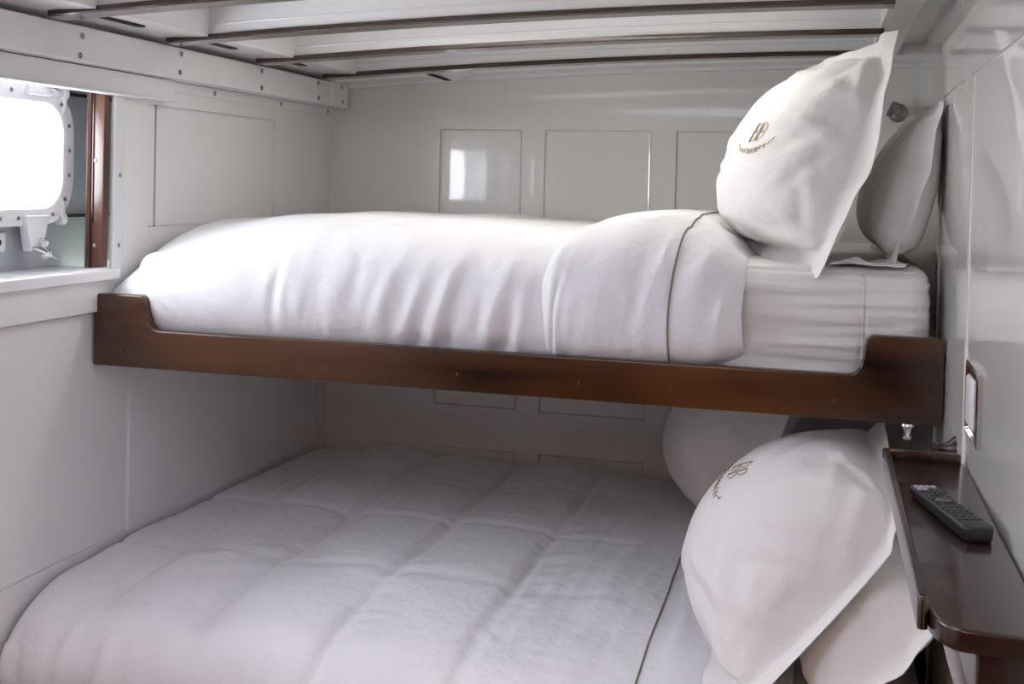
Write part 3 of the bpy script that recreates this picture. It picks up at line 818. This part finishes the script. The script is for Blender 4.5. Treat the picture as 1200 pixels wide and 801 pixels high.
grid_mesh('duvet_cover', PL, M['duvet'], dl, solid=0.012, subsurf=1)
ip = int(round((-0.322-xs3[0])/(xs3[-1]-xs3[0])*(len(xs3)-1)))
mb = MB(); mb.tube([tuple(PL[ip, j]+NL[ip, j]*0.0012) for j in range(2, len(S3)-1)], 0.0022, 6); mb.build('piping', M['piping'], dl, True)

# ------------------------------------------------------------------ mattresses
def mattress(label, x0, x1, y0, y1, z0, z1, detail):
    r = 0.045
    root = empty('mattress', ((x0+x1)/2, (y0+y1)/2, z0)); tag(root, label, 'mattress')
    mb = MB(); mb.box(x0, x1, y0+.004, y1, z0, z1-(.028 if detail else 0), r, 5)
    o = mb.build('sheet_cover', M['sheet'], root, True)
    if detail:
        # front face: fitted sheet drawn into long level gathers
        xs = np.arange(-0.30, x1+.004, 0.006); 
        pr, S = smooth_profile([(y0+.002, z0+.01), (y0-.004, z0+.06), (y0-.006, z0+.14), (y0-.004, z1-.055), (y0+.012, z1-.018), (y0+.06, z1+.001), (y0+.2, z1+.003), (y0+.6, z1+.003), (y1-.06, z1+.002), (y1-.01, z1-.03)], lambda s: .0045 if s < .33 else .03)
        X, Sg = np.meshgrid(xs, S, indexing='ij')
        Y = np.broadcast_to(pr[:, 0], X.shape).copy(); Z = np.broadcast_to(pr[:, 1], X.shape).copy()
        c = np.clip((X-(x1-.035))/.035, 0, 1); Y += .05*(1-(1-c**2)**.5)
        Z -= .02*(1-(1-c**2)**.5)*(Sg > .2)
        P0 = np.stack([X, Y, Z], -1)
        N0 = normals(P0[None])[0]; N0 *= np.sign(N0[..., 2].mean())
        # anisotropic gathers along x, strongest near the corner seam
        g = smoothnoise(X.shape, (26, 2), 31)*np.clip(1-(Sg-.02)/.26, 0, 1)**.4*(Sg < .26)
        amp = 0.0016+0.0022*np.exp(-((X-.06)/.09)**2)
        big = crease(X, Sg, [(-.3, .165, .2, .16, .007, -.006), (-.3, .19, .0, .175, .008, .004), (-.3, .222, .2, .228, .004, -.006), (-.3, .12, .12, .115, .010, .003), (.0, .14, .2, .138, .006, -.004), (.0, .10, .18, .108, .006, -.004), (-.3, .05, .1, .07, .008, .003)])
        seam = -0.004*np.exp(-((X-.082)/.004)**2)*(Sg < .22)
        P = P0+N0*(g*amp+big+seam)[..., None]
        grid_mesh('sheet_gathers', P, M['sheet'], root, solid=.004)
        i = int(np.argmin(abs(xs-.082)))
        mb = MB(); mb.tube([tuple(P[i, j]+N0[i, j]*.002) for j in range(0, len(S)) if S[j] < .225], .0016, 6); mb.build('corner_seam', M['sheet'], root, True)
    return root
mattress('white sheeted mattress on the upper bunk, bare below the propped pillows', -1.64, 0.214, 2.45, 3.74, 1.13, 1.36, True)
mattress('white sheeted mattress under the quilted duvet on the lower bed', -1.68, 0.215, 2.095, 3.74, .36, .543, False)

# ------------------------------------------------------------------ bunk frames
ub = empty('upper_bunk_frame', (-.735, 3.0, 1.06)); tag(ub, 'long dark varnished mahogany bunk front board carrying the upper bed', 'bunk frame')
def scoop(x0, x1, zl, z0, z1, w=.075, first=.145):
    """front board outline with raised rounded ends and S curves"""
    pts = [(x0, zl), (x1, zl)]
    def rc(cx, cz, r, a0, a1, n=8): return [(cx+r*math.cos(math.radians(a)), cz+r*math.sin(math.radians(a))) for a in np.linspace(a0, a1, n)]
    r1 = .020; r2 = .028
    pts += [(x1, z1-.006), (x1-.004, z1)]
    xe = x1-.150            # right ear, inner side
    pts += rc(xe+r1, z1-r1, r1, 90, 178, 7)
    pts += [(xe-.003, z0+r2+.008)]+rc(xe-.006-r2, z0+r2, r2, 0, -90, 7)
    xe = x0+first
    pts += rc(xe+.006+r2, z0+r2, r2, -90, -180, 7)
    pts += rc(xe-r1, z1-r1, r1, 2, 90, 7)
    pts += [(x0+.012, z1), (x0+.003, z1-.004), (x0, z1-.012)]
    return pts
mb = MB(); mb.prism(scoop(-1.7085, 0.2375, 1.057, 1.150, 1.232), lambda a, b: (a, 2.400, b), lambda a, b: (a, 2.428, b), 0.0045, 3)
fr = mb.build('front_board', M['mahogany'], ub, True)
for x in (-.99, -.775, -.50, -.30, .03, -1.62):
    mb = MB(); mb.lathe([(0.0042, -.001), (0.0042, .0004), (0.001, .0006)], (x, 2.400, 1.095), (0, -1, 0), 12); mb.build('wood_plug', M['plug'], fr)
mb = MB(); mb.box(-1.7085, 0.2375, 2.4285, 3.765, 1.100, 1.128, 0.002)
for x in np.linspace(-1.6, .15, 7): mb.box(x-.03, x+.03, 2.43, 3.76, 1.072, 1.10, 0.002)
mb.build('bed_base', M['wall_soft'], ub)
mb = MB(); mb.box(-1.7085, -1.685, 2.43, 3.765, 1.06, 1.225, 0.003); mb.build('end_board', M['mahogany'], ub)

lb = empty('lower_bed_frame', (-.735, 2.9, 0)); tag(lb, 'dark reddish wooden lower bed frame, seen at bottom left corner under the duvet', 'bed frame')
mb = MB(); mb.prism(scoop(-1.7085, 0.2375, .06, .375, .412, first=.10), lambda a, b: (a, 2.022, b), lambda a, b: (a, 2.052, b), 0.004, 3)
mb.build('front_board', M['redwood'], lb, True)
mb = MB(); mb.box(-1.7085, 0.2375, 2.053, 3.765, .33, .358, 0.002); mb.box(-1.7, .23, 2.06, 2.09, 0.0, .33); mb.box(-1.7, .23, 3.70, 3.73, 0.0, .33); mb.build('bed_base', M['redwood'], lb)

# ------------------------------------------------------------------ wall shelf with fiddle rail
sh = empty('wall_shelf', (.18, 1.6, 1.04)); tag(sh, 'glossy dark mahogany shelf with raised edge rail on the right wall', 'shelf')
pts = [(.2375, 2.035), (.118, 2.035), (.120, 1.32)]
pts += [(.120+.034*(1-math.cos(a)), 1.32-.066*math.sin(a)) for a in np.linspace(0.15, math.pi/2, 8)]
pts += [(.175, 1.251), (.2375, 1.249)]
mb = MB(); mb.prism(pts, lambda a, b: (a, b, 1.045), lambda a, b: (a, b, 1.070), 0.004, 3); mb.build('shelf_board', M['shelfwood'], sh, True)
mb = MB()
rp_ = [(.1145, 2.028), (.1145, 1.300)]
mb.loops([[(x+dx, y, z) for dx, z in ((-.0055, 1.050), (-.0055, 1.082), (-.003, 1.0865), (.003, 1.0865), (.0055, 1.082), (.0055, 1.050))] for (x, y) in rp_], True, True)
mb.lathe([(.0055, 0), (.0055, .034), (.004, .036)], (.1145, 1.300, 1.050), (0, 0, 1), 14)
mb.build('side_rail', M['shelfwood'], sh, True)
mb = MB(); mb.box(.107, .232, 2.024, 2.036, 1.068, 1.086, 0.003, 2); mb.build('end_rail', M['shelfwood'], sh, True)
apr = [(.2375, 1.225), (.19, 1.225)]+[(.165+.03*(1-math.cos(t)), 1.30-.075*math.sin(t)) for t in np.linspace(math.pi/2, 0.1, 7)][0:0]
mb = MB()
prf = [(1.262, 1.045), (1.262, 1.0), (1.272, .97), (1.30, .945), (1.33, .93), (1.50, .925), (1.75, .93), (1.85, .95), (1.90, .99), (1.90, 1.045)]
mb.prism(prf, lambda a, b: (.165, a, b), lambda a, b: (.2375, a, b), 0.006, 3); mb.build('bracket', M['shelfwood'], sh, True)

# TV remote
rc_ = empty('remote_control', (.18, 1.685, 1.0705)); tag(rc_, 'black remote control lying on the dark wooden wall shelf', 'remote control')
rc_.rotation_euler = (0, 0, 0)
A_ = Vector((.152, 1.787, 0)); B_ = Vector((.206, 1.572, 0)); ax = (B_-A_).normalized(); sd = Vector((-ax.y, ax.x, 0)); sd = sd if sd.x > 0 else -sd
Lr = (B_-A_).length
def rpt(a, s, z): p = A_+ax*a+sd*s; return (p.x, p.y, 1.0705+z)
mb = MB()
out = [(-.003, -.017), (-.004, 0), (-.003, .017), (0, .020), (Lr*.5, .021), (Lr-.010, .022), (Lr-.002, .018), (Lr+.002, 0), (Lr-.002, -.018), (Lr-.010, -.022), (Lr*.5, -.021), (0, -.020)]
zt = lambda a: .016+.004*(a/Lr)
mb.prism(out, lambda a, s: rpt(a, s*.86, 0), lambda a, s: rpt(a, s, zt(a)), 0.004, 3); mb.build('case', M['black'], rc_, True)
rows = 13
for k in range(rows):
    a = .010+k*(Lr-.05)/(rows-1)
    for q, s in enumerate((-.0125, -.0042, .0042, .0125)):
        if k in (4, 7) and q in (1, 2): continue
        mb = MB()
        w = .0030
        mb.prism([(a-.0030, s-w), (a+.0030, s-w), (a+.0034, s), (a+.0030, s+w), (a-.0030, s+w), (a-.0034, s)], lambda x, y: rpt(x, y, zt(x)-.001), lambda x, y: rpt(x, y, zt(x)+.0022), .0006, 1)
        mb.build('button', M['keylight'] if (k < 1 or (k == 1 and q < 2)) else M['key'], rc_)
mb = MB(); mb.lathe([(.011, -.001), (.011, .0018), (.009, .003), (.001, .003)], rpt(.010+5.5*(Lr-.05)/12, 0, zt(.08)), (0, 0, 1), 18); mb.build('button', M['key'], rc_, True)

# light switch / flush plate on right wall
sw = empty('switch_plate', (XR, 1.945, 1.13)); tag(sw, 'tall chrome framed recessed plate with a pale rocker on the right wall above the shelf', 'switch plate')
y0, y1, z0, z1 = 1.868, 2.020, 1.128, 1.247
mb = MB()
xx = XR+.004
o_ = rrect((y0+y1)/2, (z0+z1)/2, y1-y0, z1-z0, .004, 3); i_ = rrect((y0+y1)/2, (z0+z1)/2, y1-y0-.016, z1-z0-.010, .003, 3); i2_ = rrect((y0+y1)/2, (z0+z1)/2, y1-y0-.020, z1-z0-.014, .003, 3)
g = lambda L, x: [(x, a, b) for a, b in L]
mb.loops([g(o_, xx+.004), g(o_, xx-.008), g(i_, xx-.010), g(i2_, xx-.002)]); mb.build('frame', M['chrome'], sw, True)
mb = MB(); mb.prism(i2_, lambda a, b: (xx-.0025, a, b), lambda a, b: (xx+.003, a, b)); mb.build('backing', M['dark'], sw)
mb = MB(); mb.box(xx-.012, xx-.002, 1.905, 1.992, 1.147, 1.228, .006, 4); mb.build('rocker', M['plastic'], sw, True)

# small knobs under the right end of the upper bunk
def knob(label, loc, axis, m, prof, cat='knob'):
    mb = MB(); mb.lathe(prof, loc, axis, 20); return tag(mb.build('knob', m, smooth=True), label, cat)
knob('dark bell shaped knob fixed to the right wall just above the shelf end', (XR-.0005, 2.175, 1.062), (-1, 0, 0), M['darkmetal'], [(.024, -.0002), (.023, .003), (.014, .012), (.009, .020), (.0085, .028), (.012, .033), (.012, .040), (.006, .044)])
knob('small shiny chrome knob under the bunk board beyond the far end of the wall shelf', (.173, 2.414, 1.0572), (0, 0, -1), M['chrome'], [(.013, 0), (.014, .004), (.008, .010), (.006, .020), (.010, .026), (.007, .032)])
# reading lamp in the back right corner, behind the pillows
rl = empty('reading_lamp', (.215, 3.76, 1.77)); tag(rl, 'small dark chrome reading lamp on the back wall corner between the upper pillows', 'reading lamp')
mb = MB(); mb.lathe([(.030, 0), (.030, .006), (.022, .012), (.008, .014)], (.215, YB, 1.77), (0, -1, 0), 20); mb.build('wall_base', M['steel'], rl, True)
mb = MB(); mb.tube([(.215, YB-.012, 1.77), (.212, YB-.04, 1.775), (.205, YB-.055, 1.79)], .006, 10); mb.build('arm', M['chrome'], rl, True)
mb = MB(); mb.lathe([(.008, 0), (.012, .010), (.016, .035), (.018, .046), (.015, .044), (.006, .015)], (.205, YB-.05, 1.80), (-.25, -.3, -1), 20); mb.build('lamp_shade', M['steel'], rl, True)

# unseen ceiling lamp added behind the camera to light the cabin warmly
LX, LY = -.45, -.45
cl = empty('added_ceiling_lamp', (LX, LY, 1.99)); tag(cl, 'added round warm dome lamp, unseen on the cabin ceiling behind the viewer', 'lamp')
zc = zb(LX)+.085
mb = MB(); mb.lathe([(.10, 0), (.10, .012), (.09, .018)], (LX, LY, zc), (0, 0, -1), 28); mb.build('added_lamp_base', M['chrome'], cl, True)

# ------------------------------------------------------------------ light
def area(name, loc, rot, sx, sy, power, color, spread=180):
    l = bpy.data.lights.new(name, 'AREA'); l.shape = 'RECTANGLE'; l.size = sx; l.size_y = sy; l.energy = power; l.color = color; l.spread = math.radians(spread)
    o = bpy.data.objects.new(name, l); o.location = loc; o.rotation_euler = rot; col.objects.link(o); return o
DAY = (0.87, 0.91, 1.0)
area('daylight_porthole', (HXX-.13, 1.94, 1.563), (0, -math.pi/2, 0), .46, 1.2, 26, DAY)
area('daylight_porthole', (HXX-.13, 0.60, 1.563), (0, -math.pi/2, 0), .46, .70, 10, DAY)  # area light of the added second porthole
# added light: glazed frame hidden between two beams, brightens walls above the upper bunk
mb = MB()
for (x0, x1, y0, y1) in ((-1.22, -.13, 2.640, 2.652), (-1.22, -.13, 2.788, 2.800), (-1.22, -1.20, 2.652, 2.788), (-.15, -.13, 2.652, 2.788)): mb.box(x0, x1, y0, y1, 1.952, 1.985, .003)
dk = tag(mb.build('window_4', M['ceil']), kind='structure')
mb = MB(); mb.box(-1.20, -.15, 2.652, 2.788, 1.956, 1.959); mb.build('glass_pane', M['glass'], dk)
area('added_deck_fill', (-.675, 2.72, 1.964), (0, 0, 0), 1.03, .13, 3.6, (1.0, .965, .90))  # added fill shining down from just under the ceiling
area('added_hatch_fill', (-.75, .9, 2.10), (0, 0, 0), .8, .7, 8, (0.56, 0.60, 1.0))  # bluish fill through the added hatch
l = bpy.data.lights.new('added_lamp_bulb', 'SPOT'); l.energy = 50; l.color = (1.0, .66, .40); l.shadow_soft_size = .09; l.spot_size = math.radians(175); l.spot_blend = .6
o = bpy.data.objects.new('added_lamp_bulb', l); o.location = (LX, LY, zc-.03); col.objects.link(o)

w = bpy.data.worlds.new('sky'); scn.world = w; w.use_nodes = True
nt = w.node_tree; bg = nt.nodes['Background']
tc = nt.nodes.new('ShaderNodeTexCoord'); sep = nt.nodes.new('ShaderNodeSeparateXYZ'); rmp = nt.nodes.new('ShaderNodeValToRGB')
mr = nt.nodes.new('ShaderNodeMapRange'); mr.inputs[1].default_value = -.3; mr.inputs[2].default_value = .3
nt.links.new(tc.outputs['Generated'], sep.inputs[0]); nt.links.new(sep.outputs['Z'], mr.inputs[0]); nt.links.new(mr.outputs[0], rmp.inputs[0]); nt.links.new(rmp.outputs[0], bg.inputs[0])
rmp.color_ramp.elements[0].position = .42; rmp.color_ramp.elements[0].color = (.45, .55, .38, 1)
rmp.color_ramp.elements[1].position = .52; rmp.color_ramp.elements[1].color = (.85, .92, 1, 1)
bg.inputs[1].default_value = 3.0

# ------------------------------------------------------------------ camera
yaw, pitch, roll = [math.radians(a) for a in (15.33, 1.07, -1.295)]
F = Vector((-math.sin(yaw)*math.cos(pitch), math.cos(yaw)*math.cos(pitch), -math.sin(pitch)))
r = Vector((math.cos(yaw), math.sin(yaw), 0)); d = F.cross(r)
r2 = r*math.cos(roll)+d*math.sin(roll); d2 = -r*math.sin(roll)+d*math.cos(roll)
cam = bpy.data.cameras.new('camera'); co = bpy.data.objects.new('camera', cam); col.objects.link(co)
mtx = Matrix((r2, -d2, -F)).transposed().to_4x4(); mtx.translation = Vector((0, 0, 1.52))
co.matrix_world = mtx
cam.sensor_width = 36; cam.lens = 1334/1200*36; cam.shift_y = -(400.5-240.5)/1200; cam.clip_start = .02
scn.camera = co
scn.view_settings.view_transform = 'Standard'; scn.view_settings.look = 'None'; scn.view_settings.gamma = 1; scn.view_settings.use_curve_mapping = False
scn.view_settings.exposure = 0.22
